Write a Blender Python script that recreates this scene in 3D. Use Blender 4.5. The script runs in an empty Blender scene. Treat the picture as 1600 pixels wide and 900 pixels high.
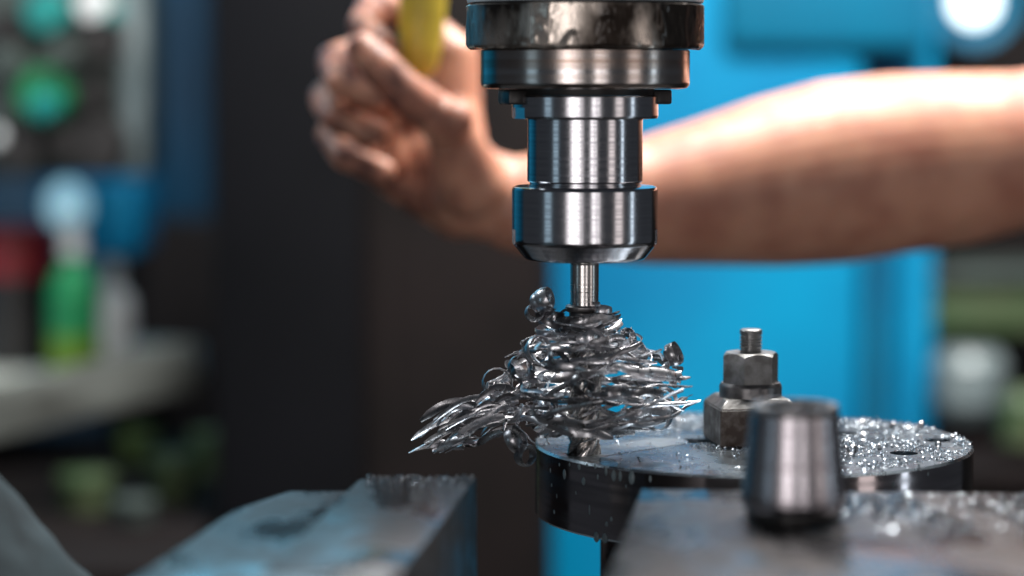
import bpy, bmesh, math, random
from mathutils import Vector, Matrix, noise
random.seed(7)
R = math.radians
S = bpy.context.scene
COL = S.collection

# ------------------------------------------------------------------ camera
CAM = Vector((-0.0250, -0.830, 0.128))      # spindle axis is x = y = 0, top of the disc is z = 0
F = 85 / 36 * 1600                          # focal length in photo pixels
PITCH = R(4.84)
cd = bpy.data.cameras.new('camera'); cam = bpy.data.objects.new('camera', cd); COL.objects.link(cam)
cd.lens = 85; cd.sensor_width = 36; cd.clip_start = 0.05; cd.clip_end = 60
cam.location = CAM; cam.rotation_euler = (R(90) - PITCH, 0, 0)
cd.dof.use_dof = True; cd.dof.focus_distance = 0.834; cd.dof.aperture_fstop = 4.0; cd.dof.aperture_blades = 0
S.camera = cam

# ------------------------------------------------------------------ world, lamps, exposure
W = bpy.data.worlds.new('World'); S.world = W; W.use_nodes = True
bg = W.node_tree.nodes['Background']; bg.inputs[0].default_value = (0.55, 0.62, 0.72, 1); bg.inputs[1].default_value = 0.075
S.view_settings.view_transform = 'Standard'; S.view_settings.look = 'None'
S.view_settings.exposure = 0; S.view_settings.gamma = 1
S.cycles.use_denoising = True
S.cycles.max_bounces = 6; S.cycles.sample_clamp_indirect = 6

def area(name, loc, aim, sx, sy, power, color):
    l = bpy.data.lights.new(name, 'AREA'); l.shape = 'RECTANGLE'; l.size = sx; l.size_y = sy
    l.energy = power; l.color = color
    o = bpy.data.objects.new(name, l); COL.objects.link(o); o.location = loc
    o.rotation_euler = (Vector(aim) - Vector(loc)).to_track_quat('-Z', 'Y').to_euler()
    return o
for wx, ww, wp in ((-1.22, .22, 2.0), (-.88, .32, 8.0), (-.52, .20, 3.6), (-.26, .10, .9), (.50, .20, 3.6), (.80, .16, 2.0)):   # panes of the window wall behind the camera
    area('window_pane_light', (wx, -2.3, -0.10), (wx * .3, 0, 0.0), ww, 1.55, wp, (1.0, 0.95, 0.94))
area('fill_strip_right', (2.0, -1.5, -0.10), (0, 0, 0.0), 0.55, 1.4, 3.4, (1.0, 0.90, 0.86))  # added side strip: fills the arm and the dim right of the steel
area('fill_strip_left', (-2.2, -1.2, -0.10), (0, 0, 0.0), 0.5, 1.4, 1.6, (0.60, 0.85, 1.0))  # added cool side strip for grey-blue tones on the turned steel
area('tube_light_right', (1.9, -0.40, -0.10), (0, 0, 0.0), 0.14, 1.3, 1.8, (0.75, 0.90, 1.0))
area('ceiling_lamp', (0.32, 0.46, 1.02), (0.30, 0.52, 0.0), 0.75, 0.42, 50, (1.0, 0.97, 0.93))
area('jaw_sheen_light', (-0.42, 1.45, 0.62), (-0.10, 0.0, 0.0), 0.62, 0.50, 2.4, (0.20, 0.64, 0.90))  # unseen blue lamp added for the teal sheen on the left jaw
area('left_fill_lamp', (-0.85, 0.52, 0.92), (-0.62, 1.05, -0.1), 0.5, 0.4, 9, (0.85, 0.95, 1.0))  # added fill lamp that brightens the bench and the blue cabinet side

# ------------------------------------------------------------------ helpers
fw = Vector((0, math.cos(PITCH), -math.sin(PITCH))); upv = Vector((0, math.sin(PITCH), math.cos(PITCH)))
def P(px, py, d):
    """world point seen at photo pixel (px, py), d metres from the camera along y"""
    v = fw + Vector((1, 0, 0)) * ((px - 800) / F) + upv * ((450 - py) / F)
    return CAM + v * (d / v.y)
def PZ(px, py, z):
    """world point seen at photo pixel on the horizontal plane z"""
    v = fw + Vector((1, 0, 0)) * ((px - 800) / F) + upv * ((450 - py) / F)
    return CAM + v * ((z - CAM.z) / v.z)

def obj(name, bm, m, parent=None, smooth=35, loc=None):
    if isinstance(bm, bmesh.types.BMesh):
        me = bpy.data.meshes.new(name); bmesh.ops.recalc_face_normals(bm, faces=bm.faces[:]); bm.to_mesh(me); bm.free()
    else:
        me = bm; me.name = name
    if smooth:
        me.polygons.foreach_set('use_smooth', [True] * len(me.polygons))
        me.set_sharp_from_angle(angle=R(smooth))
    me.materials.clear(); me.materials.append(m)
    o = bpy.data.objects.new(name, me); COL.objects.link(o)
    if parent: o.parent = parent
    if loc is not None: o.location = loc
    return o
def tag(o, label=None, cat=None, group=None, kind=None):
    if label: o['label'] = label
    if cat: o['category'] = cat
    if group: o['group'] = group
    if kind: o['kind'] = kind
    return o
def thing(name, label, cat, loc=(0, 0, 0), rotz=0, group=None):
    o = bpy.data.objects.new(name, None); COL.objects.link(o); o.empty_display_size = 0.01
    o.location = loc; o.rotation_euler = (0, 0, rotz)
    return tag(o, label, cat, group)

def lathe(prof, seg=128, c=(0, 0)):
    full = [prof[0]]                         # holding rings keep long straight faces truly straight
    for (ra, za), (rb, zb_) in zip(prof, prof[1:]):
        L_ = math.hypot(rb - ra, zb_ - za)
        if L_ > .002:
            for t in (.0003 / L_, 1 - .0003 / L_): full.append((ra + (rb - ra) * t, za + (zb_ - za) * t))
        full.append((rb, zb_))
    prof = full
    bm = bmesh.new(); rings = []
    for r, z in prof:
        if r < 1e-7: rings.append([bm.verts.new((c[0], c[1], z))])
        else: rings.append([bm.verts.new((c[0] + r * math.cos(2 * math.pi * i / seg), c[1] + r * math.sin(2 * math.pi * i / seg), z)) for i in range(seg)])
    for a, b in zip(rings, rings[1:]):
        for i in range(seg):
            j = (i + 1) % seg
            if len(a) == 1 and len(b) == 1: continue
            if len(a) == 1: bm.faces.new((a[0], b[i], b[j]))
            elif len(b) == 1: bm.faces.new((a[i], b[0], a[j]))
            else: bm.faces.new((a[i], b[i], b[j], a[j]))
    return bm
def box(bm, x0, x1, y0, y1, z0, z1, bev=0.0, seg=2, rot=0):
    c = Vector(((x0 + x1) / 2, (y0 + y1) / 2, (z0 + z1) / 2))
    g = bmesh.ops.create_cube(bm, size=1)
    bmesh.ops.scale(bm, vec=(x1 - x0, y1 - y0, z1 - z0), verts=g['verts'])
    if bev:
        es = list({e for v in g['verts'] for e in v.link_edges})
        g2 = bmesh.ops.bevel(bm, geom=es, offset=bev, segments=seg, profile=0.5, affect='EDGES')
        vs = list({v for f in g2['faces'] for v in f.verts} | {v for v in g['verts'] if v.is_valid})
        vs = list({v for f in {f for v in vs for f in v.link_faces} for v in f.verts})
    else: vs = g['verts']
    if rot: bmesh.ops.rotate(bm, cent=(0, 0, 0), matrix=Matrix.Rotation(rot, 3, 'Z'), verts=vs)
    bmesh.ops.translate(bm, vec=c, verts=vs)
    return bm
def one_box(*a, **k): return box(bmesh.new(), *a, **k)
def boxpx(px0, py0, px1, py1, d, thick, bev=0.004):
    """a real box whose front face, d metres from the camera, spans those photo pixels"""
    a = P(px0, py1, d); b = P(px1, py0, d)
    return one_box(a.x, b.x, a.y, a.y + thick, a.z, b.z, bev=bev)
def prism(pts, z0, z1, bev=0.0):
    bm = bmesh.new()
    f = bm.faces.new([bm.verts.new((x, y, z0)) for x, y in pts])
    r = bmesh.ops.extrude_face_region(bm, geom=[f])
    bmesh.ops.translate(bm, vec=(0, 0, z1 - z0), verts=[v for v in r['geom'] if isinstance(v, bmesh.types.BMVert)])
    if bev: bmesh.ops.bevel(bm, geom=bm.edges[:], offset=bev, segments=2, profile=0.5, affect='EDGES')
    return bm
def ball(bm, c, r, sub=2, sc=(1, 1, 1), rot=None):
    g = bmesh.ops.create_icosphere(bm, subdivisions=sub, radius=r)
    bmesh.ops.scale(bm, vec=sc, verts=g['verts'])
    if rot: bmesh.ops.rotate(bm, cent=(0, 0, 0), matrix=rot, verts=g['verts'])
    bmesh.ops.translate(bm, vec=c, verts=g['verts'])
    return g['verts']
def loft(bm, pts, radii, seg=20, flat=None, cap=True):
    """tube through points; radii per point, flat = (a, b) scale of the two cross axes per point"""
    n = len(pts); rings = []; ref = Vector((0, 1, 0))
    for i in range(n):
        t = (pts[min(i + 1, n - 1)] - pts[max(i - 1, 0)]).normalized()
        u = (ref - t * ref.dot(t))
        if u.length < 1e-3: u = Vector((1, 0, 0)) - t * t.x
        u.normalize(); v = t.cross(u)
        fa, fb = flat[i] if flat else (1, 1)
        rings.append([bm.verts.new(pts[i] + u * (math.cos(2 * math.pi * k / seg) * radii[i] * fa) + v * (math.sin(2 * math.pi * k / seg) * radii[i] * fb)) for k in range(seg)])
    for a, b in zip(rings, rings[1:]):
        for k in range(seg):
            j = (k + 1) % seg
            bm.faces.new((a[k], a[j], b[j], b[k]))
    if cap:
        bm.faces.new(rings[0][::-1]); bm.faces.new(rings[-1])
    return bm
def chain(bm, pts, radii, sub=3):
    """tapered capsules through the joints, to be fused by a voxel remesh"""
    for p, r in zip(pts, radii): ball(bm, p, r, sub)
    for i in range(len(pts) - 1): loft(bm, [pts[i], pts[i + 1]], [radii[i], radii[i + 1]], 20)
def evaluated(bm, mods):
    """apply modifiers to a bmesh and return the mesh"""
    me = bpy.data.meshes.new('work'); bmesh.ops.recalc_face_normals(bm, faces=bm.faces[:]); bm.to_mesh(me); bm.free()
    o = bpy.data.objects.new('work', me); COL.objects.link(o); extra = []
    for kind, kw in mods:
        md = o.modifiers.new(kind, kind)
        for k, v in kw.items():
            if isinstance(v, bmesh.types.BMesh):
                m2 = bpy.data.meshes.new('work'); bmesh.ops.recalc_face_normals(v, faces=v.faces[:]); v.to_mesh(m2); v.free()
                v = bpy.data.objects.new('work', m2); COL.objects.link(v); extra.append(v)
            setattr(md, k, v)
    dg = bpy.context.evaluated_depsgraph_get(); dg.update()
    res = bpy.data.meshes.new_from_object(o.evaluated_get(dg))
    for x in [o] + extra:
        m = x.data; bpy.data.objects.remove(x); bpy.data.meshes.remove(m)
    return res

# ------------------------------------------------------------------ materials
def mk(name, c1, c2=None, metal=0.0, r1=0.4, r2=None, scale=100, stretch=(1, 1, 1), bump=0.0, bscale=None, bstretch=None,
       lo=0.35, hi=0.65, aniso=0.0, detail=6, sss=0.0, coat=0.0, rnd=0.0, spec=0.5, emis=None, trans=0.0):
    m = bpy.data.materials.new(name); m.use_nodes = True; nt = m.node_tree; N = nt.nodes; L = nt.links
    b = N['Principled BSDF']; b.inputs['Metallic'].default_value = metal
    b.inputs['Specular IOR Level'].default_value = spec
    c2 = c2 or c1; r2 = r1 if r2 is None else r2
    tc = N.new('ShaderNodeTexCoord'); mp = N.new('ShaderNodeMapping'); mp.inputs['Scale'].default_value = stretch
    L.new(tc.outputs['Object'], mp.inputs['Vector'])
    nz = N.new('ShaderNodeTexNoise'); nz.inputs['Scale'].default_value = scale; nz.inputs['Detail'].default_value = detail
    L.new(mp.outputs[0], nz.inputs['Vector'])
    mr = N.new('ShaderNodeMapRange'); mr.inputs[1].default_value = lo; mr.inputs[2].default_value = hi
    L.new(nz.outputs['Fac'], mr.inputs[0])
    mx = N.new('ShaderNodeMix'); mx.data_type = 'RGBA'; mx.inputs[6].default_value = (*c1, 1); mx.inputs[7].default_value = (*c2, 1)
    L.new(mr.outputs[0], mx.inputs[0])
    colout = mx.outputs[2]
    if rnd:
        oi = N.new('ShaderNodeObjectInfo'); mul = N.new('ShaderNodeMapRange'); mul.inputs[3].default_value = 1 - rnd; mul.inputs[4].default_value = 1
        L.new(oi.outputs['Random'], mul.inputs[0])
        sc = N.new('ShaderNodeVectorMath'); sc.operation = 'SCALE'; L.new(colout, sc.inputs[0]); L.new(mul.outputs[0], sc.inputs['Scale'])
        colout = sc.outputs[0]
    L.new(colout, b.inputs['Base Color'])
    rr = N.new('ShaderNodeMapRange'); rr.inputs[3].default_value = r1; rr.inputs[4].default_value = r2
    L.new(mr.outputs[0], rr.inputs[0]); L.new(rr.outputs[0], b.inputs['Roughness'])
    if bump:
        mp2 = N.new('ShaderNodeMapping'); mp2.inputs['Scale'].default_value = bstretch or stretch; L.new(tc.outputs['Object'], mp2.inputs['Vector'])
        n2 = N.new('ShaderNodeTexNoise'); n2.inputs['Scale'].default_value = bscale or scale; n2.inputs['Detail'].default_value = 5
        L.new(mp2.outputs[0], n2.inputs['Vector'])
        bp = N.new('ShaderNodeBump'); bp.inputs['Strength'].default_value = bump; bp.inputs['Distance'].default_value = 0.0005
        L.new(n2.outputs['Fac'], bp.inputs['Height']); L.new(bp.outputs[0], b.inputs['Normal'])
    if aniso:
        b.inputs['Anisotropic'].default_value = aniso
        tg = N.new('ShaderNodeTangent'); tg.direction_type = 'RADIAL'; tg.axis = 'Z'; L.new(tg.outputs[0], b.inputs['Tangent'])
    if sss:
        b.inputs['Subsurface Weight'].default_value = sss; b.inputs['Subsurface Radius'].default_value = (0.012, 0.004, 0.002); b.inputs['Subsurface Scale'].default_value = 0.6
    if coat:
        b.inputs['Coat Weight'].default_value = coat; b.inputs['Coat Roughness'].default_value = 0.08
    if trans: b.inputs['Transmission Weight'].default_value = trans
    if emis:
        b.inputs['Emission Color'].default_value = (*emis[0], 1); b.inputs['Emission Strength'].default_value = emis[1]
    return m
M = {}
RING = (3, 3, 900)
M['turned'] = mk('turned_steel', (.54, .53, .55), (.36, .355, .38), 1, .10, .17, 1, RING, .06, 1.6, (2, 2, 1500), aniso=.55)
M['turned_brown'] = mk('oil_stained_turned_steel', (.50, .47, .46), (.24, .165, .125), 1, .13, .22, 1, (5, 5, 260), .07, 1.6, (2, 2, 1500), aniso=.5)
M['greasy'] = mk('grease_covered_steel', (.46, .40, .35), (.022, .015, .011), .85, .24, .40, 46, (1, 1, .5), .55, 190, (1, 1, .6), lo=.42, hi=.58, detail=10, coat=.3)
M['pale_paint'] = mk('pale_grey_paint', (.55, .62, .66), (.42, .48, .52), 0, .35, .5, 60)
M['dark_gap'] = mk('oily_dark_steel', (.03, .028, .028), (.012, .012, .012), .6, .3, .5, 150)
M['mill'] = mk('ground_tool_steel', (.60, .57, .55), (.38, .36, .35), 1, .16, .3, 1, (6, 6, 700), .05, 1.5, (2, 2, 1300))
M['swarf'] = mk('blued_steel_swarf', (.95, .95, .98), (.58, .57, .61), 1, .22, .44, 420, (1, 1, 1), .12, 900, rnd=.74)
M['disc'] = mk('wet_machined_steel', (.40, .46, .51), (.15, .18, .21), 1, .18, .36, 60, (1, 1, 1), .22, 900)
M['disc_side'] = mk('polished_oily_steel', (.40, .36, .37), (.24, .22, .23), 1, .10, .20, 1, (20, 20, 400), .05, 1.2, (30, 30, 500))
M['cut'] = mk('freshly_milled_steel', (.60, .61, .62), (.24, .27, .29), 1, .22, .40, 70, (1, 1, 1), .12, 700)
M['black_steel'] = mk('blackened_steel', (.10, .097, .10), (.25, .24, .24), .9, .28, .46, 180, (1, 1, 1), .25, 500)
M['nut'] = mk('worn_nut_steel', (.33, .33, .33), (.15, .145, .14), 1, .30, .48, 220, (1, 1, 1), .25, 700)
M['rust'] = mk('rusty_brown_steel', (.055, .036, .028), (.19, .165, .15), .45, .5, .36, 240, (1, 1, 1), .5, 600, lo=.42, hi=.72)
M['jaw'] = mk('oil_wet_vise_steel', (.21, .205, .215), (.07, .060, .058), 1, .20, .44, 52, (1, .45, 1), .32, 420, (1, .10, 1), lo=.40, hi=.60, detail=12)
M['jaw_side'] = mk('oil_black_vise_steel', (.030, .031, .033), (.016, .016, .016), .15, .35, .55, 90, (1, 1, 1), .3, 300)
M['cone'] = mk('brushed_taper_steel', (.47, .45, .47), (.27, .24, .26), 1, .18, .28, 1, (4, 4, 500), .06, 1.6, (2, 2, 1200), aniso=.6)
M['black'] = mk('black_oxide', (.014, .013, .013), (.03, .028, .028), .3, .28, .4, 120)
M['skin'] = mk('skin', (.54, .265, .175), (.38, .150, .098), 0, .42, .55, 45, (1, 1, 1), .25, 420, sss=.35, lo=.4, hi=.68)
M['nail'] = mk('nail', (.58, .36, .29), None, 0, .3, .35, 50)
M['yellow'] = mk('worn_yellow_plastic', (.52, .42, .035), (.42, .32, .03), 0, .38, .5, 60, bump=.1)
M['blue'] = mk('blue_machine_paint', (.0, .26, .48), (.0, .17, .36), 0, .42, .55, 5, bump=.04, bscale=300, spec=.25)
M['navy'] = mk('dark_blue_paint', (.006, .066, .135), (.004, .042, .090), 0, .4, .55, 9)
M['teal'] = mk('teal_machine_paint', (.0, .175, .31), (.0, .13, .25), 0, .4, .5, 9)
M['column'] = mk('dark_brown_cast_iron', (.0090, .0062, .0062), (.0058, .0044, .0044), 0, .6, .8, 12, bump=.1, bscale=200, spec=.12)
M['wall'] = mk('sooty_wall', (.02, .02, .022), (.03, .028, .026), 0, .7, .85, 4)
M['panelgrey'] = mk('grey_green_panel', (.05, .068, .062), (.03, .04, .037), 0, .45, .6, 25)
M['green'] = mk('green_plastic', (.015, .26, .09), (.01, .20, .07), 0, .3, .4, 30)
M['tealcap'] = mk('teal_button', (.008, .20, .185), None, 0, .3, .4, 30)
M['lime'] = mk('lime_liquid', (.16, .30, .02), (.09, .18, .02), 0, .3, .4, 30)
M['red'] = mk('red_paint', (.35, .02, .03), (.25, .015, .02), 0, .4, .5, 30)
M['bench'] = mk('worn_grey_bench_wood', (.60, .62, .57), (.36, .37, .33), 0, .7, .85, 25, (1, 6, 6))
M['rag'] = mk('grey_blue_cotton', (.020, .040, .050), (.008, .016, .021), 0, .85, .95, 60, bump=.4, bscale=900)
M['white'] = mk('white_enamel', (.75, .76, .76), (.65, .66, .66), 0, .25, .35, 30)
M['grime'] = mk('olive_clutter_plastic', (.035, .075, .028), (.075, .095, .045), 0, .4, .6, 22)
M['floor'] = mk('dark_workshop_floor', (.03, .03, .03), (.02, .02, .02), 0, .5, .7, 6)
M['lampglow'] = mk('lamp_glow', (.9, .95, .95), None, 0, .4, emis=((.80, .96, 1.0), 2.2))
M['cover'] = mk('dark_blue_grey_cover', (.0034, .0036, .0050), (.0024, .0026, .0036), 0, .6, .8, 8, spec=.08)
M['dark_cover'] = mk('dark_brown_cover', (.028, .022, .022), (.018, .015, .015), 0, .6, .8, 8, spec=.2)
M['cap'] = mk('pale_yellow_plastic', (.36, .34, .17), (.28, .26, .13), 0, .4, .5, 40)
M['dimlime'] = mk('faded_lime_plastic', (.06, .10, .02), (.04, .06, .015), 0, .4, .5, 30)
M['plank'] = mk('weathered_grey_plank', (.130, .140, .130), (.048, .050, .045), 0, .75, .9, 9, (1, 3, 3), spec=.2)
M['glint_glow'] = mk('glowing_highlight', (.5, .7, .75), None, 0, .3, emis=((.42, .78, .95), .55))  # glow painted in for a bright reflected highlight
M['pale_pot'] = mk('pale_pot_enamel', (.22, .27, .28), (.12, .16, .17), 0, .25, .4, 30)
M['chips'] = mk('fine_steel_chips', (.62, .68, .74), (.22, .24, .27), 1, .24, .42, 260)
M['coolant'] = mk('milky_coolant', (.30, .40, .44), None, 0, .06, .1, trans=.5)

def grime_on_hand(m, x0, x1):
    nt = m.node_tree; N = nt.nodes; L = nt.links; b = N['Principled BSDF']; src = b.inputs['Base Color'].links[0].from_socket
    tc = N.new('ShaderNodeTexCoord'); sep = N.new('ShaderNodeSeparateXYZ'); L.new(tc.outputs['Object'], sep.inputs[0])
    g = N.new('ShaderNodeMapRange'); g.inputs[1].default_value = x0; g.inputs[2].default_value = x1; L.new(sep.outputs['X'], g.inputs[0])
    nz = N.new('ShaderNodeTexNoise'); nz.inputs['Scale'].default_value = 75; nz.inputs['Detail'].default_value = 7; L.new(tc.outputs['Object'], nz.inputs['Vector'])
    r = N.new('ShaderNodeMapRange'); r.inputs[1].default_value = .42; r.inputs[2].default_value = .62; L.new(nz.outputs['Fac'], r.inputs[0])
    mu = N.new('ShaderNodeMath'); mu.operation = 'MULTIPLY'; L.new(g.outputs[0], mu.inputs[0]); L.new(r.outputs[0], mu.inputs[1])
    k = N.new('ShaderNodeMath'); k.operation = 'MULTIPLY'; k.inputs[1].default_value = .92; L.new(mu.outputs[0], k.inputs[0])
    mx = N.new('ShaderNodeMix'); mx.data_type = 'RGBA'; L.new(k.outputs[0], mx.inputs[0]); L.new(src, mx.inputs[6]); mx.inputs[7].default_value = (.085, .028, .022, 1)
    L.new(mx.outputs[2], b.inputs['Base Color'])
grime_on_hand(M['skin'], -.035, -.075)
# ------------------------------------------------------------------ setting
tag(obj('workshop_floor', one_box(-3, 3, -1.6, 3.2, -0.95, -0.90), M['floor'], smooth=None), 'dark oily workshop floor', None, None, 'structure')
tag(obj('back_wall', one_box(-3, 3, 2.6, 2.7, -0.9, 2.4), M['wall'], smooth=None), 'dark sooty back wall of the workshop', None, None, 'structure')
tag(obj('machine_table', one_box(-0.42, 0.50, -0.30, 0.24, -0.150, -0.120, bev=.003), M['jaw_side']), 'dark oily machine table under the vise and disc', None, None, 'structure')

# ------------------------------------------------------------------ spindle head
def zz(py): return P(913, py, 0.830).z
K = 0.830 / F
sp = thing('spindle_head', 'milling spindle head with greasy black ring and polished steel flange at top centre', 'spindle', (0, 0, zz(138)))
zo = zz(138)
def prof(l): return [(r * K if r else 0, zz(y) - zo) for r, y in l]
obj('housing', lathe(prof([(0, -420), (184, -420), (184, 1), (182.5, 5), (120, 5), (0, 5)]), 160), M['pale_paint'], sp)
# greasy ring: lumps of grease pushed out of a turned ring
pr = [(120, 7.5), (181, 7.5), (184, 10)] + [(184, 10 + i * 3.0) for i in range(1, 21)] + [(183.3, 73), (181, 76), (160, 77), (120, 77)]
bm = lathe(prof(pr), 360)
for v in bm.verts:
    r = math.hypot(v.co.x, v.co.y)
    if r > 175 * K:
        a = math.atan2(v.co.y, v.co.x)
        q = Vector((v.co.x * 190, v.co.y * 190, v.co.z * 120))
        lump = max(0, noise.noise(q) - .12) * 2.4 + max(0, noise.noise(q * 3.1) - .2) * .8
        k = 1 + lump * .00050 / r
        v.co.x *= k; v.co.y *= k
        if v.co.z < prof([(1, 72)])[0][1]: v.co.z -= max(0, noise.noise(q * 1.4)) * .0011
obj('grease_ring', bm, M['greasy'], sp)
obj('flange', lathe(prof([(120, 78), (160, 78), (162.5, 80), (162.5, 129), (161.8, 133), (158, 137.5), (150, 139), (100, 139), (100, 77), (120, 77)]), 200), M['turned_brown'], sp)
obj('nose', lathe(prof([(0, 139.2), (108, 139.2), (106, 149), (0, 149)]), 128), M['dark_gap'], sp)
for s in (-1, 1):
    b = one_box(-.008, .008, 100 * K, 131 * K, zz(163) - zo, zz(140) - zo, bev=.0008)
    bmesh.ops.rotate(b, cent=(0, 0, 0), matrix=Matrix.Rotation(R(90 if s < 0 else -90) + R(14), 3, 'Z'), verts=b.verts)
    obj('drive_key', b, M['dark_gap'], sp)

# ------------------------------------------------------------------ collet chuck
zc = zz(405)
def prof2(l): return [(r * K if r else 0, zz(y) - zc) for r, y in l]
ch = thing('collet_chuck', 'polished steel collet chuck with round clamping nut, held in the spindle', 'tool holder', (0, 0, zc))
band = lathe(prof2([(0, 149.5), (112, 149.5), (114, 151.5), (114, 181), (112.5, 185), (92, 186), (0, 186)]), 180)
cut = bmesh.new()
for k in range(2):
    box(cut, -.006, .006, 108 * K, 130 * K, zz(190) - zc, zz(168) - zc)
    vs = cut.verts[-8:]
    bmesh.ops.rotate(cut, cent=(0, 0, 0), matrix=Matrix.Rotation(R(110 if k == 0 else 290), 3, 'Z'), verts=cut.verts[:][-8:])
obj('collar', evaluated(band, [('BOOLEAN', dict(operation='DIFFERENCE', object=cut))]), M['turned'], ch)
obj('body', lathe(prof2([(0, 184), (91, 184), (90, 187), (90, 282), (88.5, 284), (86, 285), (86, 287), (88, 288), (88, 291), (0, 291)]), 180), M['turned'], ch)
nut = lathe(prof2([(0, 289.5), (89, 289.5), (107, 290), (112, 292), (113.8, 295.5), (113.8, 372), (113, 380), (96, 401), (92, 404.5), (86, 405.5), (26, 405.5), (25, 400), (0, 400)]), 200)
cut = bmesh.new()
for k in (100, 260, 80, 280):
    n0 = len(cut.verts)
    box(cut, -.0035, .0035, 109.5 * K, 125 * K, zz(410) - zc, zz(357) - zc)
    cut.verts.ensure_lookup_table()
    bmesh.ops.rotate(cut, cent=(0, 0, 0), matrix=Matrix.Rotation(R(k), 3, 'Z'), verts=cut.verts[n0:])
obj('clamping_nut', evaluated(nut, [('BOOLEAN', dict(operation='DIFFERENCE', object=cut))]), M['turned'], ch)

# ------------------------------------------------------------------ end mill
ze = zz(715)
def prof3(l): return [(r * K if r else 0, zz(y) - ze) for r, y in l]
em = thing('end_mill', 'slim steel end mill clamped in the collet and cutting into the disc', 'milling cutter', (0, 0, ze))
obj('shank', lathe(prof3([(0, 398), (22.3, 398), (22.3, 411), (21.9, 412), (22.3, 413)] + [(22.3 - (.6 if i % 2 else 0), 455 + i * 2.2) for i in range(9)] + [(22.3, 477), (0, 477)]), 64), M['mill'], em)
obj('neck', lathe(prof3([(0, 476.5), (28, 476.5), (30, 478.5), (30, 483), (28.5, 486), (24, 488), (24, 500), (0, 500)]), 64), M['black_steel'], em)
bm = bmesh.new(); rings = []; nz_, ns = 90, 64
for i in range(nz_ + 1):
    z = (zz(499) - ze) * (1 - i / nz_) - .006 * (i / nz_)
    tw = z / .034 * 2 * math.pi
    ring = []
    for k in range(ns):
        a = 2 * math.pi * k / ns
        c = (a * 4 / (2 * math.pi)) % 1
        r = 27 * K * (1 - .30 * math.exp(-((c - .35) / .20) ** 2))
        ring.append(bm.verts.new((r * math.cos(a + tw), r * math.sin(a + tw), z)))
    rings.append(ring)
for a, b in zip(rings, rings[1:]):
    for k in range(ns): bm.faces.new((a[k], a[(k + 1) % ns], b[(k + 1) % ns], b[k]))
bm.faces.new(rings[0]); bm.faces.new(rings[-1][::-1])
obj('flutes', bm, M['mill'], em, 30)

# ------------------------------------------------------------------ steel disc
DC = PZ(1176, 690, 0); DR = 343 * (DC.y - CAM.y) / F; DT = .0255
dc = thing('steel_disc', 'round steel disc workpiece, wet with coolant, under the end mill', 'workpiece', (DC.x, DC.y, 0))
bm = lathe([(0, -DT), (DR - .0008, -DT), (DR, -DT + .0008), (DR, -.0008), (DR - .0008, 0), (0, 0)], 220)
cut = bmesh.new()
holes = [(1084, 689, .0058), (1412, 708, .0049), (1324, 677, .0046), (1465, 688, .0046), (1205, 655, .0050)]
for px, py, r in holes:
    h = PZ(px, py, 0) - DC; n0 = len(cut.verts)
    g = bmesh.ops.create_cone(cut, cap_ends=True, segments=40, radius1=r, radius2=r, depth=.08)
    bmesh.ops.translate(cut, vec=(h.x, h.y, 0), verts=g['verts'])
# slot the cutter is opening at the rim
g = bmesh.ops.create_cone(cut, cap_ends=True, segments=48, radius1=.0066, radius2=.0066, depth=.008)
bmesh.ops.translate(cut, vec=(-DC.x, -DC.y, 0), verts=g['verts'])
me = evaluated(bm, [('BOOLEAN', dict(operation='DIFFERENCE', object=cut))])
o = obj('disc_body', me, M['disc'], dc, 25)
o.data.materials.append(M['disc_side'])
for p in o.data.polygons:
    if abs(p.normal.z) < .5 and math.hypot(p.center.x, p.center.y) > DR * .99: p.material_index = 1
# bright band where the cutter has skimmed the surface
pts = []; pa = Vector((0, 0, 0)); pb = PZ(1040, 690, 0); dr = (pb - pa).normalized(); sd = Vector((-dr.y, dr.x, 0)); rw = .0082
for k in range(13): pts.append(pb + dr * (rw * math.sin(math.pi * k / 12)) + sd * (-rw * math.cos(math.pi * k / 12)))
pts += [pa + sd * rw - dr * .004, pa - sd * rw - dr * .004]
pts = [(p.x - DC.x, p.y - DC.y) for p in pts]
obj('milled_patch', prism(pts, -.0004, .00012), M['cut'], dc, None)
obj('pedestal', lathe([(0, -.1195), (.030, -.1195), (.030, -.112), (.0545, -.112), (.0545, -DT + .0002), (0, -DT + .0002)], 96), M['disc_side'], dc)

# clamping stud in the middle of the disc
q = PZ(1172, 690, 0)
KS = (q.y - CAM.y) / F
def zs(py): return P(1172, py, q.y - CAM.y).z
cl = thing('clamping_stud', 'threaded stud with hex nut and collar clamping the steel disc', 'clamp', (q.x, q.y, 0))
blk = bmesh.new(); hw = 62 * KS
zt = zs(618)
blk = prism([(-hw, -hw), (hw, -hw), (hw, hw), (-hw, hw)], 0.0002, zt)
top = [e for e in blk.edges if all(v.co.z > zt - 1e-5 for v in e.verts)]
bmesh.ops.bevel(blk, geom=top, offset=.0032, segments=1, affect='EDGES')
bmesh.ops.bevel(blk, geom=[e for e in blk.edges if e.calc_face_angle(0) > .3], offset=.0004, segments=2, affect='EDGES')
bmesh.ops.rotate(blk, cent=(0, 0, 0), matrix=Matrix.Rotation(R(8), 3, 'Z'), verts=blk.verts)
o = obj('block', blk, M['rust'], cl); o.data.materials.append(M['nut'])
for p in o.data.polygons:
    if p.normal.z > .3: p.material_index = 1
obj('washer', lathe([(r * KS, zs(y)) for r, y in [(4, 622), (47, 622), (49, 620), (49, 602), (46, 597), (4, 597)]], 8 * 9), M['black_steel'], cl)
hexr = 45 * KS
hx = prism([(hexr * math.cos(R(60 * i + 12)), hexr * math.sin(R(60 * i + 12))) for i in range(6)], zs(598), zs(550))
cone = lathe([(0, zs(600)), (43.5 * KS, zs(600)), (46 * KS, zs(596)), (46 * KS, zs(556)), (37 * KS, zs(548.5)), (0, zs(548.5))], 64)
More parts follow.
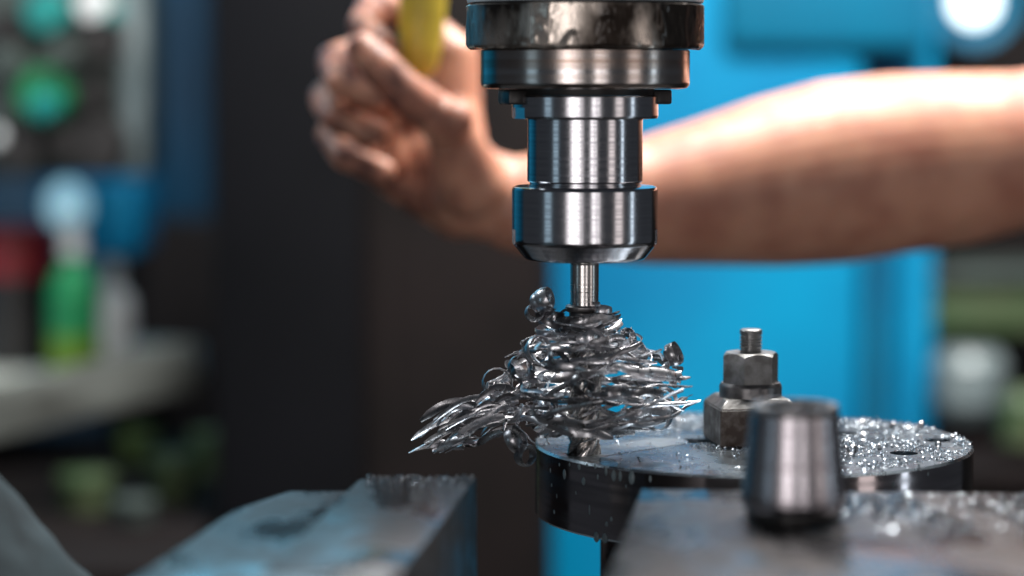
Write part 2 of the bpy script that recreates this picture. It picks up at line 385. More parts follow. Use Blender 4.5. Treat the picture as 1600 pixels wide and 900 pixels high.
obj('hex_nut', evaluated(hx, [('BOOLEAN', dict(operation='INTERSECT', object=cone))]), M['nut'], cl, 20)
pr = [(0, zs(560)), (17 * KS, zs(560))]
for i in range(7):
    y = 553 - i * 5.2
    pr += [(17.8 * KS, zs(y)), (17.8 * KS, zs(y - .9)), (15.3 * KS, zs(y - 2.3)), (15.3 * KS, zs(y - 3.2))]
pr += [(17.8 * KS, zs(519)), (17.4 * KS, zs(516)), (15.5 * KS, zs(514)), (0, zs(513.5))]
obj('thread', lathe(pr, 48), M['nut'], cl, 50)

# ------------------------------------------------------------------ vise
ZJ = .0025
vs_ = thing('machine_vise', 'dark oil-wet steel vise with two flat-topped jaws in the foreground', 'vise', (0, -.12, -.12))
ve = vs_.location
def jaw(pts, z0, z1, m, name='jaw', bev=.0006):
    return obj(name, prism([(p.x - ve.x, p.y - ve.y) for p in pts], z0 - ve.z, z1 - ve.z, bev), m, vs_, 30)
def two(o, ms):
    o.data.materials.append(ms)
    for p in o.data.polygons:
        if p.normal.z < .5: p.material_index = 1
def plate_pts(l): return [PZ(x, y, ZJ) for x, y in l]
d = Vector((-.1135, -1, 0)).normalized()                # jaws run a little askew to the view
c1 = PZ(745, 745, ZJ); c0 = PZ(562, 748, ZJ)
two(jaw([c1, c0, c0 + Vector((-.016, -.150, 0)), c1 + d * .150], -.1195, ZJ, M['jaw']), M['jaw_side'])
lz = ZJ - .0042
l0 = PZ(556, 767, lz); l1 = PZ(450, 767, lz); l2 = PZ(362, 798, lz); l3 = PZ(212, 902, lz)
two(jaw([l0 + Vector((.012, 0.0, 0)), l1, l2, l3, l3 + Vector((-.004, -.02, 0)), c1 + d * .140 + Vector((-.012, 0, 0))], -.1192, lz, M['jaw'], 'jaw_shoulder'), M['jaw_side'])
r1 = PZ(1001, 764, ZJ); r2 = PZ(1700, 772, ZJ)
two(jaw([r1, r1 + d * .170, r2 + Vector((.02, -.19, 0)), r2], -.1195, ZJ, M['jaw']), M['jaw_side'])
obj('vise_bed', one_box(-.20, .20, -.17, .04, 0.0005, .030, bev=.002), M['jaw_side'], vs_)

# pale ground bar lying across the near end of the left jaw
a = PZ(398, 899, ZJ + .0028); b = PZ(624, 893, ZJ + .0028)
bar = thing('steel_bar', 'short pale ground steel bar lying on the near end of the left vise jaw', 'steel bar', (0, 0, ZJ))
obj('bar_body', prism([(a.x, a.y - .001), (b.x - .002, b.y - .001), (b.x - .003, b.y - .03), (a.x - .001, a.y - .03)], .0003, .0028, .0005), M['cut'], bar)

# tapered sleeve standing on the right jaw
q = PZ(1240, 812, ZJ); KC = (q.y - CAM.y) / F * 1.06
def zk(py): return P(1240, py, q.y - CAM.y).z - ZJ
tp = thing('tapered_sleeve', 'tapered brushed steel sleeve with dark foot standing on the right vise jaw', 'sleeve', (q.x, q.y, ZJ))
obj('foot', lathe([(0, .0002), (70 * KC, .0002), (72 * KC, .001), (72 * KC, zk(790)), (0, zk(790))], 96), M['black'], tp)
obj('taper', lathe([(0, zk(792)), (73 * KC, zk(792)), (77 * KC, zk(789)), (79.5 * KC, zk(782)), (79 * KC, zk(770)), (66 * KC, zk(644)), (64.5 * KC, zk(641.5)), (50 * KC, zk(640)), (48 * KC, zk(643)), (48 * KC, zk(665)), (0, zk(665))], 128), M['cone'], tp)
obj('rim', lathe([(64.8 * KC, zk(645)), (66.8 * KC, zk(645)), (65.5 * KC, zk(635)), (62 * KC, zk(631)), (52 * KC, zk(631)), (50 * KC, zk(640.5)), (64 * KC, zk(641))], 96), M['black_steel'], tp)

# ------------------------------------------------------------------ swarf
def strip(pts, nrm, w, t=.00012):
    """thin metal ribbon along pts; nrm = direction across the ribbon at each point"""
    bm = bmesh.new(); rings = []; n = len(pts)
    for i in range(n):
        tg = (pts[min(i + 1, n - 1)] - pts[max(i - 1, 0)]).normalized()
        a = (nrm[i] - tg * nrm[i].dot(tg)).normalized(); c = tg.cross(a)
        ww = w * min(1, .45 + 4.0 * min(i, n - 1 - i) / n)
        prof_ = [(-1, 0), (-.35, .30), (.35, .30), (1, 0)]
        up = [pts[i] + a * (x * ww / 2) + c * (y * ww * .35) for x, y in prof_]
        rings.append([bm.verts.new(p) for p in up] + [bm.verts.new(p - c * t) for p in reversed(up)])
    for A_, B_ in zip(rings, rings[1:]):
        for k in range(8): bm.faces.new((A_[k], A_[(k + 1) % 8], B_[(k + 1) % 8], B_[k]))
    bm.faces.new(rings[0][::-1]); bm.faces.new(rings[-1])
    return bm
def curl(c, axis, r, turns, pitch, w, ph=0):
    axis = Vector(axis).normalized(); u = axis.orthogonal().normalized(); v = axis.cross(u); pts = []; nr = []
    n = int(14 * turns) + 4
    for i in range(n):
        a = ph + turns * 2 * math.pi * i / (n - 1); k = r * (1 + .25 * i / n)
        pts.append(Vector(c) + u * (math.cos(a) * k) + v * (math.sin(a) * k) + axis * (pitch * (i / (n - 1) * turns)))
        nr.append(axis)
    return strip(pts, nr, w)
nest = thing('swarf_nest', 'tangled nest of blued steel swarf ribbons wound round the end mill', 'swarf', (0, 0, ze))
rnd = random.Random(11)
def radius_at(py):
    tab = [(485, 30), (515, 68), (550, 100), (580, 128), (610, 134), (640, 122), (660, 92), (675, 55)]
    for (a, ra), (b, rb) in zip(tab, tab[1:]):
        if py <= b: return (ra + (rb - ra) * (py - a) / (b - a)) * K
    return tab[-1][1] * K
for i in range(222):
    py = 488 + 184 * rnd.random() ** .72
    rm = radius_at(py)
    r0 = rm * (rnd.uniform(.5, 1.0) if i % 3 else rnd.uniform(.85, 1.08)) + .0012
    a0 = rnd.uniform(0, 2 * math.pi); L_ = rnd.uniform(.010, .034) if i % 16 else rnd.uniform(.04, .06); span = min(2.2 if i % 16 else 3.2, L_ / r0); n = 18 if i % 16 else 30
    off = Vector((rnd.uniform(-.002, .002) + (.0055 if 545 < py < 650 else 0) * rnd.random(), rnd.uniform(-.003, .003), 0))
    tilt = rnd.gauss(0, .17); grow = rnd.uniform(-.05, .34); roll = rnd.gauss(.10, .55); rd = rnd.gauss(0, 1.0)
    bow = rnd.gauss(0, .0012); wv = rnd.uniform(2, 6)
    z0 = zz(py) - ze; pts = []; nr = []
    for k in range(n):
        t = k / (n - 1); a = a0 + span * t; r = r0 * (1 + grow * t * t + .03 * math.sin(wv * t * 3 + i))
        pts.append(Vector((r * math.cos(a), r * math.sin(a), z0 + tilt * L_ * (t - .5) + bow * math.sin(math.pi * t) + .0004 * math.sin(wv * t * 2 + i))) + off)
        out = Vector((math.cos(a), math.sin(a), 0)); g = roll + rd * t
        nr.append(Vector((0, 0, 1)) * math.cos(g) + out * math.sin(g))
    obj('ribbon', strip(pts, nr, (.0009 + .0030 * rnd.random() ** 1.5) * (1 if i % 16 else .5)), M['swarf'], nest, 60)
# the long tail thrown out to the left
for i in range(48):
    s = rnd.random()
    x0 = 815 - 95 * s; y0 = 606 + 70 * rnd.random() + 30 * s
    L_ = rnd.uniform(40, 92)
    dd = rnd.uniform(-.014, .014)
    p0 = P(x0, y0, .83 + dd); p1 = P(x0 - L_, y0 + L_ * rnd.uniform(.28, .52), .83 + dd + rnd.uniform(-.006, .006))
    if p1.z < zz(714): p1.z = zz(714) + .001 * rnd.random()
    pts = []; nr = []; g0 = rnd.gauss(.2, .6); bw = rnd.uniform(.001, .0035); tw = rnd.gauss(0, 1.0)
    for k in range(14):
        t = k / 13; p = p0.lerp(p1, t); p.z += bw * math.sin(math.pi * t); pts.append(p - Vector((0, 0, ze)))
        nr.append(Vector((.3, math.sin(g0 + t * tw), math.cos(g0 + t * tw))))
    obj('ribbon', strip(pts, nr, .0010 + .0024 * rnd.random() ** 1.3), M['swarf'], nest, 60)
# strands that tie the outlying curls to the nest
for (ax_, ay), (bx_, by), (cx_, cy), w in [((882, 492), (862, 500), (846, 478), .0034), ((878, 512), (850, 505), (838, 486), .0026), ((985, 596), (1030, 590), (1046, 566), .0030), ((945, 560), (968, 556), (975, 540), .0024),
                                      ((975, 600), (1030, 596), (1066, 578), .0016), ((960, 590), (1020, 580), (1060, 590), .0012)]:
    A_, B_, C_ = P(ax_, ay, .824), P(bx_, by, .820), P(cx_, cy, .828); pts = []; nr = []
    for k in range(16):
        t = k / 15; pts.append(A_ * (1 - t) ** 2 + B_ * 2 * t * (1 - t) + C_ * t * t - Vector((0, 0, ze))); nr.append(Vector((.3, -.5 + t, .9 - .8 * t)))
    obj('ribbon', strip(pts, nr, w), M['swarf'], nest, 60)
# tight curls that stand out of the nest's outline
for px, py, dd, r, ax, tu in [(838, 548, -.012, 4.2, (.5, -.8, .2), 1.6), (812, 575, -.006, 3.8, (.3, -.9, .3), 1.4), (777, 600, -.004, 4.6, (.2, -1, .3), 1.3),
                              (975, 532, .004, 3.2, (.6, -.6, .3), 1.6), (1045, 556, .002, 3.4, (.9, -.3, .4), 1.8), (940, 490, -.004, 2.8, (.2, .4, 1), 1.5),
                              (1040, 625, .002, 4.0, (.4, -.8, .5), .9), (1025, 650, .004, 4.6, (.5, -.8, .2), .8), (800, 690, -.010, 4.0, (.9, -.4, .5), 1.5),
                              (818, 712, -.012, 3.2, (.7, -.7, .1), 1.3), (850, 640, -.020, 3.6, (.2, -1, .5), 1.4), (905, 600, -.026, 3.4, (.8, -.7, .3), 1.2),
                              (1005, 590, -.016, 3.2, (.3, -.9, .1), 1.2), (870, 565, -.018, 3.4, (.6, -.6, .6), 1.3)]:
    c = P(px, py, .83 + dd) - Vector((0, 0, ze))
    obj('curl', curl(c, ax, r * .001, tu, .0016, rnd.uniform(.002, .0036), rnd.uniform(0, 6)), M['swarf'], nest, 60)
up_ = P(842, 472, .826) - Vector((0, 0, ze))
obj('curl', curl(up_, (.85, -.5, .35), .0034, 1.5, .0028, .0046, 1.0), M['swarf'], nest, 60)
obj('curl', curl(up_ + Vector((-.0020, -.001, -.004)), (.3, -.8, .5), .0026, 1.1, .0020, .0034, 2.2), M['swarf'], nest, 60)

# fine chips scattered over the disc
bm = bmesh.new(); rnd = random.Random(5)
def flake(bm, c, s, rz):
    n = 5; sp_ = rnd.uniform(1.5, 4.5); r = s * rnd.uniform(.3, .6); w = s * rnd.uniform(.3, .7)
    ax = Vector((rnd.uniform(-1, 1), rnd.uniform(-1, 1), rnd.uniform(-.3, .6))).normalized(); u = ax.orthogonal().normalized(); v = ax.cross(u)
    vs = []
    for k in range(n):
        a = rz + sp_ * k / (n - 1); p = c + u * (math.cos(a) * r) + v * (math.sin(a) * r)
        vs.append((bm.verts.new(p - ax * w / 2), bm.verts.new(p + ax * w / 2)))
    for a, b in zip(vs, vs[1:]): bm.faces.new((a[0], a[1], b[1], b[0]))
N_ = 0
while N_ < 6000:
    a = rnd.uniform(0, 2 * math.pi); r = DR * math.sqrt(rnd.random()) * .995
    x, y = r * math.cos(a), r * math.sin(a)
    right = max(0, min(1, (x + .004) / .05)); back = max(0, min(1, (y - .012) / .04))
    dens = max(.05, .85 * right, .75 * back) * (.06 + max(0, noise.noise(Vector((x * 70, y * 70, 0))) + .18) * 1.9)
    wx, wy = x + DC.x, y + DC.y
    if rnd.random() > dens: continue
    if abs(x) < .015 and abs(y) < .015: continue
    if any((wx - PZ(h[0], h[1], 0).x) ** 2 + (wy - PZ(h[0], h[1], 0).y) ** 2 < (h[2] + .0006) ** 2 for h in holes): continue
    s = .0004 + .0010 * rnd.random() ** 3
    flake(bm, Vector((wx, wy, s * .38)), s, rnd.uniform(0, 6)); N_ += 1
for k in range(260):      # round the foot of the stud block and the milled band
    a = rnd.uniform(3.4, 6.0); r = .0165 + abs(rnd.gauss(0, .0035))
    flake(bm, Vector((cl.location.x + r * 1.1 * math.cos(a), cl.location.y + r * math.sin(a), .0004)), rnd.uniform(.0005, .0012), rnd.uniform(0, 6))
for k in range(110):
    p = PZ(rnd.uniform(575, 742), 746 + 14 * rnd.random() ** 2, ZJ); flake(bm, p + Vector((0, 0, .0004)), rnd.uniform(.0005, .0013), rnd.uniform(0, 6))
for k in range(420):
    p = PZ(rnd.uniform(1300, 1610), 774 + 60 * rnd.random() ** 1.3, ZJ); flake(bm, p + Vector((0, 0, .0004)), rnd.uniform(.0006, .0016), rnd.uniform(0, 6))
tag(obj('fine_metal_chips', bm, M['chips'], None, 60), 'fine bright metal chips strewn over the disc and vise jaws', None, None, 'stuff')
# larger loose chips that can be told apart
rnd = random.Random(9)
for px, py, s in [(1330, 712, 2.6), (1322, 700, 2.0), (1350, 690, 2.2), (1372, 705, 1.8), (1300, 722, 1.6), (1395, 672, 2.0), (1440, 672, 2.2), (1345, 668, 2.0), (1465, 700, 1.6), (1490, 690, 1.6), (1060, 664, 1.7), (1010, 660, 1.6)]:
    p = PZ(px, py, 0)
    wh = 'between the stud and the cutter' if px < 1200 else 'by the front right hole' if py >= 700 else 'near the right rim' if px > 1400 else 'just right of the stud'
    o = thing('loose_chip', 'curled steel chip lying on the disc ' + wh, 'metal chip', (p.x, p.y, 0), rnd.uniform(0, 6), 'curled chips lying on the disc')
    obj('chip_curl', curl((0, 0, s * .00075), (rnd.uniform(-1, 1), rnd.uniform(-1, 1), .2), s * .0006, 1.3, .0007, s * .0006, rnd.uniform(0, 6)), M['swarf'], o, 60)

# coolant drops on the side of the disc
def drop(px, py, w, h, label, group='coolant drops on the side of the disc'):
    v = fw + Vector((1, 0, 0)) * ((px - 800) / F) + upv * ((450 - py) / F)
    ox, oy = CAM.x - DC.x, CAM.y - DC.y          # ray against the disc's round side
    A_ = v.x ** 2 + v.y ** 2; B_ = ox * v.x + oy * v.y; C_ = ox * ox + oy * oy - DR * DR
    t = (-B_ - math.sqrt(max(0, B_ * B_ - A_ * C_))) / A_
    p = CAM + v * t; kx = t * v.y / F
    nrm = Vector((p.x - DC.x, p.y - DC.y, 0)).normalized()
    bm = bmesh.new()
    ball(bm, (0, 0, 0), 1, 2)
    for q in bm.verts:
        f = 1 - .22 * max(0, q.co.z)
        q.co = Vector((q.co.x * w * kx / 2 * f, q.co.y * w * kx / 2 * .55, q.co.z * h * kx / 2))
    bmesh.ops.rotate(bm, cent=(0, 0, 0), matrix=Matrix.Rotation(math.atan2(nrm.y, nrm.x) + math.pi / 2, 3, 'Z'), verts=bm.verts)
    tag(obj('coolant_drop', bm, M['coolant'], None, 180, p), label, 'droplet', group)
lb = 'milky coolant drop running down the dark side of the disc'
for px, py, w, h in [(882, 741, 9, 17), (912, 752, 9, 14), (959, 743, 10, 19), (969, 744, 7, 18), (987, 746, 12, 24), (905, 729, 7, 12), (947, 736, 6, 16), (917, 727, 4, 7),
                     (955, 811, 6, 9), (948, 819, 7, 9), (866, 800, 5, 7), (921, 797, 4, 18), (862, 758, 4, 6), (874, 726, 4, 6), (934, 745, 4, 9), (1016, 748, 5, 12), (1436, 727, 4, 8), (1396, 757, 4, 9),
                     (870, 775, 3, 8), (900, 770, 3, 6), (890, 726, 4, 7), (930, 729, 5, 8), (860, 735, 4, 8), (1450, 741, 4, 6), (978, 760, 3, 6)]:
    side = 'on the dark disc side below the cutter' if px < 1000 else 'on the right part of the disc side'
    drop(px, py, w, h, ('long milky coolant drip ' if h > 1.75 * w else 'small round milky coolant drop ') + side)
drop(932, 839, 12, 18, 'fat milky drop hanging from the bottom edge of the disc, left one of a pair', 'pair of drops on the disc bottom edge')
drop(945, 841, 12, 17, 'fat milky drop hanging from the bottom edge of the disc, right one of a pair', 'pair of drops on the disc bottom edge')

# ------------------------------------------------------------------ person: forearm and hand
HD = 1.12; KH = HD / F
def H(px, py, dz=0): return P(px, py, HD + dz * .001)
bm = bmesh.new()
arm = [(770, 318, 60, 1.15), (810, 316, 72, 1.15), (860, 314, 78, 1.15), (930, 311, 86, 1.1), (1005, 310, 96, 1.05), (1100, 297, 112, 1.0), (1200, 281, 131, .95), (1300, 265, 143, .92),
       (1400, 251, 141, .92), (1500, 243, 136, .95), (1600, 228, 122, 1.0), (1720, 212, 128, 1.0), (1860, 196, 140, 1.0), (1990, 190, 130, 1.0)]
loft(bm, [H(x, y + 5, (x - 770) * .06) for x, y, r, f in arm], [(r + 5) * KH for x, y, r, f in arm], 32, [(f, 1) for x, y, r, f in arm])
# inner elbow fold and forearm muscle
chain(bm, [H(1380, 310, 28), H(1480, 296, 26), H(1600, 262, 36)], [70 * KH, 74 * KH, 70 * KH])
px_ = KH
def C(l): chain(bm, [H(x, y, z) for x, y, z, r in l], [r * KH for x, y, z, r in l])
C([(800, 316, 0, 70), (735, 300, -2, 72), (700, 250, 6, 66), (704, 170, 18, 50), (708, 92, 22, 44)])           # palm, index side
C([(735, 305, 2, 68), (660, 268, 10, 56), (635, 215, 22, 44)])
C([(720, 318, 4, 58), (630, 278, 10, 42), (598, 258, 16, 36)])                                               # heel, little-finger side
C([(672, 200, 16, 50), (684, 130, 24, 42)])
C([(708, 88, 24, 38), (640, 20, 24, 29), (584, 12, 6, 27), (566, 40, -18, 23), (592, 66, -30, 21)])             # index finger
C([(684, 130, 26, 38), (575, 80, 26, 29), (522, 96, 8, 27), (532, 128, -16, 24), (590, 150, -26, 22)])          # middle finger
C([(655, 180, 26, 36), (560, 142, 26, 27), (508, 153, 8, 26), (524, 186, -14, 23), (588, 208, -20, 21)])        # ring finger
C([(615, 235, 24, 32), (562, 204, 24, 25), (516, 210, 8, 24), (540, 246, -8, 22), (598, 268, -14, 21)])         # little finger
C([(735, 285, -18, 58), (704, 205, -36, 38), (690, 186, -42, 36), (632, 143, -54, 31), (594, 104, -56, 30), (566, 74, -52, 24)])       # thumb
C([(700, 192, -46, 33), (712, 186, -50, 28)])                                                                 # thumb knuckle
me = evaluated(bm, [('REMESH', dict(mode='VOXEL', voxel_size=.0016)), ('SMOOTH', dict(factor=.5, iterations=4))])
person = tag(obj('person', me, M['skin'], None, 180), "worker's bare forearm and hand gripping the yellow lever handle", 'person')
bm = bmesh.new(); ball(bm, (0, 0, 0), 1, 3)
for v in bm.verts: v.co = Vector((v.co.x * 15 * KH, v.co.y * 3 * KH, v.co.z * 20 * KH))
nail = obj('thumb_nail', bm, M['nail'], person, 180, H(572, 82, -52 - 7.0)); nail.rotation_euler = (R(-8), R(-32), R(-10))

hd = thing('lever_handle', 'yellow tapered plastic lever handle held in the hand', 'handle', H(655, 122, -20))
a = H(655, 122, -20); b = H(676, -330, -8); ax = (b - a); L_ = ax.length
hb = lathe([(0, 0), (.0036, .0005), (.0062, .0022), (.0080, .0052), (.0094, .012), (.0108, .03), (.0116, .06), (.0112, .10), (.0095, .118), (.0082, .120), (0, .120)], 48)
rot = ax.to_track_quat('Z', 'Y').to_matrix()
bmesh.ops.rotate(hb, cent=(0, 0, 0), matrix=rot, verts=hb.verts); obj('grip', hb, M['yellow'], hd)
rb = lathe([(0, .119), (.0055, .119), (.0055, .30), (0, .30)], 24); bmesh.ops.rotate(rb, cent=(0, 0, 0), matrix=rot, verts=rb.verts); obj('rod', rb, M['mill'], hd)

# ------------------------------------------------------------------ background machines
bmach = thing('blue_machine', 'bright blue painted machine body standing behind the spindle and arm', 'machine', (.3, 1.2, -.9))
def bpart(name, bm, m, par, sm=35):
    bmesh.ops.translate(bm, vec=-par.location, verts=bm.verts); return obj(name, bm, m, par, sm)
d0 = 2.05
def tall(px0, px1, d, thick, z0, z1, bev=.006):
    a = P(px0, 450, d); b = P(px1, 450, d); return one_box(a.x, b.x, a.y, a.y + thick, z0, z1, bev=bev)
bpart('side_panel', tall(850, 1348, d0, .5, -.9, .9, .012), M['blue'], bmach)
bpart('corner_post', tall(1352, 1398, d0 + .05, .4, -.9, .9, .010), M['teal'], bmach)
bpart('door_panel', tall(1400, 1462, d0 + .02, .4, -.9, .9, .010), M['blue'], bmach)
bpart('head_box', boxpx(1130, -330, 1462, 78, d0 - .014, .3, .012), M['teal'], bmach)
col = thing('machine_column', 'dark brown cast iron machine column behind the hand', 'machine', (-.1, .8, -.9))
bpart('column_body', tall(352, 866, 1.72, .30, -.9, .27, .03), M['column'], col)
bpart('unseen_column_neck', tall(610, 864, 1.78, .2, .26, .75, .02), M['column'], col)  # unseen upper part, added so the left jaw reflects brown
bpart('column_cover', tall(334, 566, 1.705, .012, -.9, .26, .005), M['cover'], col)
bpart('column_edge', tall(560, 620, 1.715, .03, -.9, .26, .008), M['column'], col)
nav = thing('blue_cabinet', 'dark blue cabinet standing left of the machine column', 'cabinet', (-.6, 1.3, -.9))
bpart('cabinet_body', tall(-900, 400, 2.52, .4, -.9, 1.0, .012), M['navy'], nav)
bpart('cabinet_door', tall(232, 322, 2.49, .02, -.85, .9, .006), M['navy'], nav)
bpart('cabinet_side', one_box(-2.0, -.68, .95, 1.25, -.17, .7, bev=.01), M['teal'], nav)
bpart('plinth', one_box(-1.98, -.70, .96, 1.24, -.9, -.171), M['column'], nav)
lc = thing('low_cabinet', 'dark low cabinet behind the workbench end and left of the column', 'cabinet', (-.3, 1.5, -.9))
bpart('cabinet_body', boxpx(200, 345, 420, 2000, 2.36, .1, .012), M['dark_cover'], lc)
# control panel
cp = thing('control_panel', 'grey green control panel with round push buttons at upper left', 'control panel', P(100, 140, 1.95))
bpart('panel_box', boxpx(-200, -260, 216, 276, 1.95, .12, .012), M['panelgrey'], cp)
bpart('panel_edge', boxpx(188, -260, 222, 276, 1.945, .02, .006), M['pale_pot'], cp)
for px, py, r, m in [(75, 20, 34, 'tealcap'), (150, 10, 26, 'white'), (72, 150, 40, 'green'), (80, 165, 22, 'tealcap'), (150, 150, 30, 'black'), (160, 60, 40, 'black'), (20, 95, 26, 'panelgrey'), (15, 45, 30, 'black'), (110, 85, 22, 'panelgrey'), (160, 225, 46, 'black'), (30, 230, 40, 'black'), (6, 215, 16, 'white'), (180, 22, 14, 'tealcap'), (105, 225, 30, 'black')]:
    c = P(px, py, 1.95); k = 1.95 / F
    b = lathe([(0, 0), (r * k * 1.1, 0), (r * k * 1.1, .006), (r * k, .008), (r * k, .020), (r * k * .85, .026), (0, .028)], 32)
    bmesh.ops.rotate(b, cent=(0, 0, 0), matrix=Matrix.Rotation(R(90), 3, 'X'), verts=b.verts); bmesh.ops.translate(b, vec=c + Vector((0, .006 if r != 22 else -.018, 0)), verts=b.verts)
    bpart('push_button', b, M[m], cp)
# bench with bottles at the left
ben = thing('workbench', 'worn grey workbench running back at the left edge', 'workbench', P(0, 660, 1.9))
q0 = P(-260, 648, 1.78); q1 = P(318, 536, 2.22)
u = Vector((q1.x - q0.x, q1.y - q0.y, 0)).normalized(); nrm = Vector((-u.y, u.x, 0)); zb = q1.z
b = bmesh.new()
b = prism([(p.x, p.y) for p in (q0, q1, q1 + nrm * .25, q0 + nrm * .25)], zb - .038, zb + .0, .006)
for v in b.verts: pass
bpart('bench_top', b, M['bench'], ben)
for t in (.12, .92):
    p = q0.lerp(q1, t) + nrm * .05
    bpart('leg', one_box(p.x - .025, p.x + .025, p.y, p.y + .05, -.9, zb - .039), M['column'], ben)
pa, pb = P(-170, 683, 1.70), P(306, 569, 1.78)
ax = pb - pa; L_ = ax.length
b = one_box(-L_ / 2, L_ / 2, -.011, .011, -.019, .019, bev=.003)
bmesh.ops.rotate(b, cent=(0, 0, 0), matrix=ax.to_track_quat('X', 'Z').to_matrix(), verts=b.verts)
tag(obj('plank', b, M['plank'], None, 35, (pa + pb) / 2), 'grey plank added as the lit edge along the front of the workbench', 'plank')  # added plank, stands in for the workbench's lit front edge
def bottle(name, label, px, py0, py1, r, d, parts):
    a = P(px, py1, d); k = d / F; h = (py1 - py0) * k; rr = r * k
    t = thing(name, label, 'bottle', a)
    obj('bottle_body', lathe([(0, 0), (rr * .95, 0), (rr, .004), (rr, h * .55), (rr * .8, h * .66), (rr * .4, h * .74), (rr * .38, h * .8), (0, h * .8)], 40), M[parts[0]], t)
    obj('bottle_cap', lathe([(0, h * .79), (rr * .45, h * .79), (rr * .42, h), (0, h)], 32), M[parts[1]], t)
    if len(parts) > 2: obj('bottle_base', lathe([(0, -.001), (rr * 1.03, -.001), (rr * 1.03, h * .30), (0, h * .30)], 40), M[parts[2]], t)
bottle('plastic_bottle', 'green plastic bottle with a lime yellow lower half on the workbench', 118, 345, 597, 40, 1.98, ('green', 'white', 'lime'))
bottle('plastic_bottle', 'short pale grey bottle beside the green one on the workbench', 175, 405, 560, 34, 2.06, ('white', 'white'))
t = thing('red_tin', 'dark red tin at the left edge under the control panel', 'tin', P(25, 430, 2.05))
obj('tin_body', lathe([(0, 0), (.036, 0), (.036, .040), (.033, .043), (0, .043)], 40), M['red'], t)
obj('tin_foot', lathe([(0, -.10), (.034, -.10), (.034, -.0005), (0, -.0005)], 40), M['black'], t)
t = thing('glint_ball', 'small pale blue ball glowing in place of a shiny highlight under the control panel', 'lamp', P(105, 322, 2.1))  # ball and stem added to carry the painted highlight
b = bmesh.new(); ball(b, (0, 0, 0), .019, 3, (1, .7, 1.15)); obj('glint_head', b, M['glint_glow'], t, 180)
obj('glint_stem', lathe([(0, -.135), (.006, -.135), (.006, -.015), (0, -.015)], 20), M['green'], t)
t = thing('blue_crate', 'bright blue crate under the control panel', 'crate', P(160, 350, 2.2))
bpart('crate_body', boxpx(60, 285, 212, 400, 2.2, .12, .006), M['blue'], t)
# shelf of clutter lower left
rnd = random.Random(3)
SHZ = -.186
for px, d_, w, h, m, lab in [(268, 1.80, 38, 42, 'grime', 'olive tub on the low shelf behind the left vise jaw'), (330, 1.92, 33, 38, 'grime', 'smaller olive pot right of the olive tub on the low shelf'),
                             (130, 1.76, 44, 34, 'grime', 'wide olive jar on the low shelf next to the grey rag'), (205, 1.70, 34, 24, 'panelgrey', 'dark grey jar between the wide olive jar and olive tub'), (215, 1.98, 30, 28, 'dimlime', 'yellow green jar at the back of the low shelf')]:
    c = P(px, 500, d_); c.z = SHZ; k = d_ / F
    t = thing('storage_pot', lab, 'pot', c)
    obj('pot_body', lathe([(0, .0005), (w * k * .8, .0005), (w * k, h * k * 1.5), (0, h * k * 1.5)], 32), M[m], t)
    obj('pot_lid', lathe([(0, h * k * 1.49), (w * k * 1.06, h * k * 1.49), (w * k * 1.0, h * k * 1.85), (0, h * k * 1.9)], 32), M[m], t)
tag(obj('low_shelf', one_box(-.75, -.24, .72, 1.32, SHZ - .02, SHZ, bev=.003), M['column']), 'dark low shelf under the pots at lower left', 'shelf')
# rag, lower left foreground
bm = bmesh.new()
nx, ny = 46, 46; g = []
rc = P(-150, 1015, .70)
for i in range(nx):
    row = []
    for j in range(ny):
        ra = i / (nx - 1); th = 2 * math.pi * j / ny; x = .052 * ra * math.cos(th) * (1 + .12 * math.sin(3 * th)); y = .062 * ra * math.sin(th) * (1 + .1 * math.sin(5 * th))
        e = math.hypot(x / .047, y / .062); z = .080 * math.exp(-(e ** 2) * 1.3) + .006 * noise.noise(Vector((x * 45, y * 45, 1))) + .0035 * noise.noise(Vector((x * 110, y * 70, 4)))
        row.append(bm.verts.new((x, y, z)))
    g.append(row)
for i in range(nx - 1):
    for j in range(ny): bm.faces.new((g[i][j], g[i + 1][j], g[i + 1][(j + 1) % ny], g[i][(j + 1) % ny]))
me = evaluated(bm, [('SOLIDIFY', dict(thickness=.0012, offset=-1))])
tag(obj('cleaning_rag', me, M['rag'], None, 180, rc), 'crumpled grey blue cleaning rag at the lower left corner', 'rag')
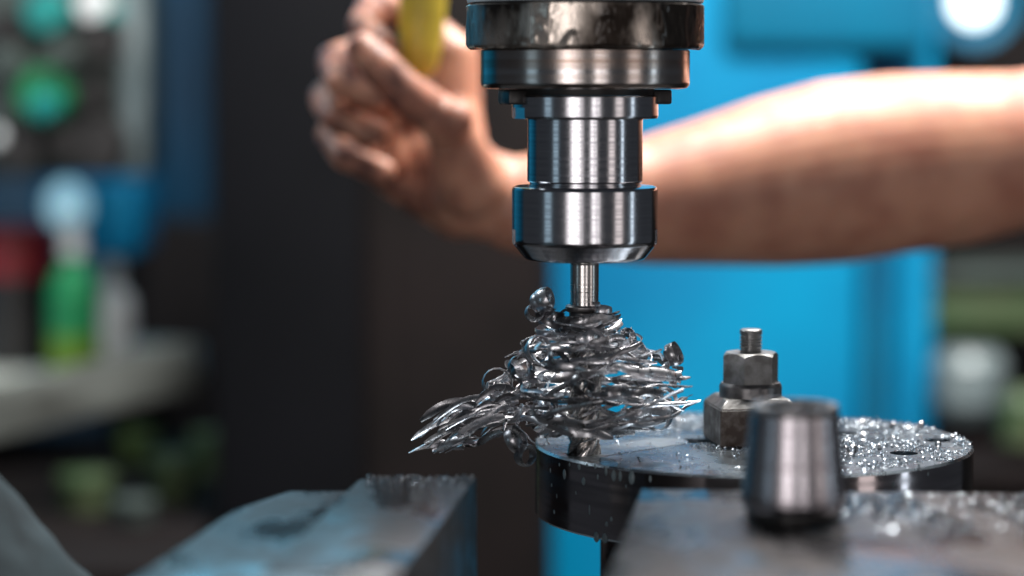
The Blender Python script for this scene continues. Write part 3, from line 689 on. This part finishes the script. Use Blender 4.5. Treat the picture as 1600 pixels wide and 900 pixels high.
tag(obj('tray', one_box(rc.x - .09, rc.x + .040, rc.y - .08, rc.y + .08, rc.z - .012, rc.z - .004, bev=.002), M['jaw_side']), 'dark steel tray under the grey rag at lower left', 'tray')
# right hand clutter
rm = thing('dark_machine', 'dark machine frame behind the elbow at the right edge', 'machine', P(1560, 700, 2.3))
bpart('frame_body', boxpx(1470, 40, 2000, 1400, 2.35, .2, .01), M['column'], rm)
bpart('frame_rail', boxpx(1445, 535, 2000, 600, 2.25, .08, .006), M['wall'], rm)
cr = thing('storage_crate', 'olive yellow storage crate under the arm at the right edge', 'crate', P(1530, 530, 2.1))
bpart('crate_body', boxpx(1450, 432, 1720, 524, 2.1, .14, .006), M['grime'], cr)
bpart('crate_rim', boxpx(1444, 424, 1726, 440, 2.09, .16, .003), M['panelgrey'], cr)
t = thing('steel_pot', 'pale grey round pot below the olive crate at right', 'pot', P(1512, 650, 2.05))
obj('pot_body', lathe([(0, 0), (.024, 0), (.030, .012), (.032, .045), (.026, .056), (0, .058)], 40), M['pale_pot'], t)
t = thing('green_can', 'green oil can at the right edge beside the pale pot', 'can', P(1598, 690, 1.95))
obj('can_body', lathe([(0, 0), (.019, 0), (.019, .032), (.008, .044), (0, .044)], 40), M['grime'], t)
a = P(1560, 700, 2.0)
tag(obj('side_shelf', one_box(a.x - .075, a.x + .45, a.y - .1, a.y + .25, a.z - .022, a.z - .001, bev=.003), M['column']), 'dark shelf carrying the pot and can at right', 'shelf')
wl = thing('work_lamp', 'lit round white work lamp at the top right corner', 'lamp', P(1522, 2, 2.2))
k = 2.2 / F
b = lathe([(0, 0), (36 * k, 0), (33 * k, .004), (0, .008)], 48); bmesh.ops.rotate(b, cent=(0, 0, 0), matrix=Matrix.Rotation(R(90), 3, 'X'), verts=b.verts)
obj('bulb', b, M['lampglow'], wl)
b = lathe([(45 * k, -.002), (70 * k, -.004), (72 * k, .004), (66 * k, .03), (30 * k, .06), (0, .062)], 48); bmesh.ops.rotate(b, cent=(0, 0, 0), matrix=Matrix.Rotation(R(-90), 3, 'X'), verts=b.verts)
obj('shade', b, M['teal'], wl)
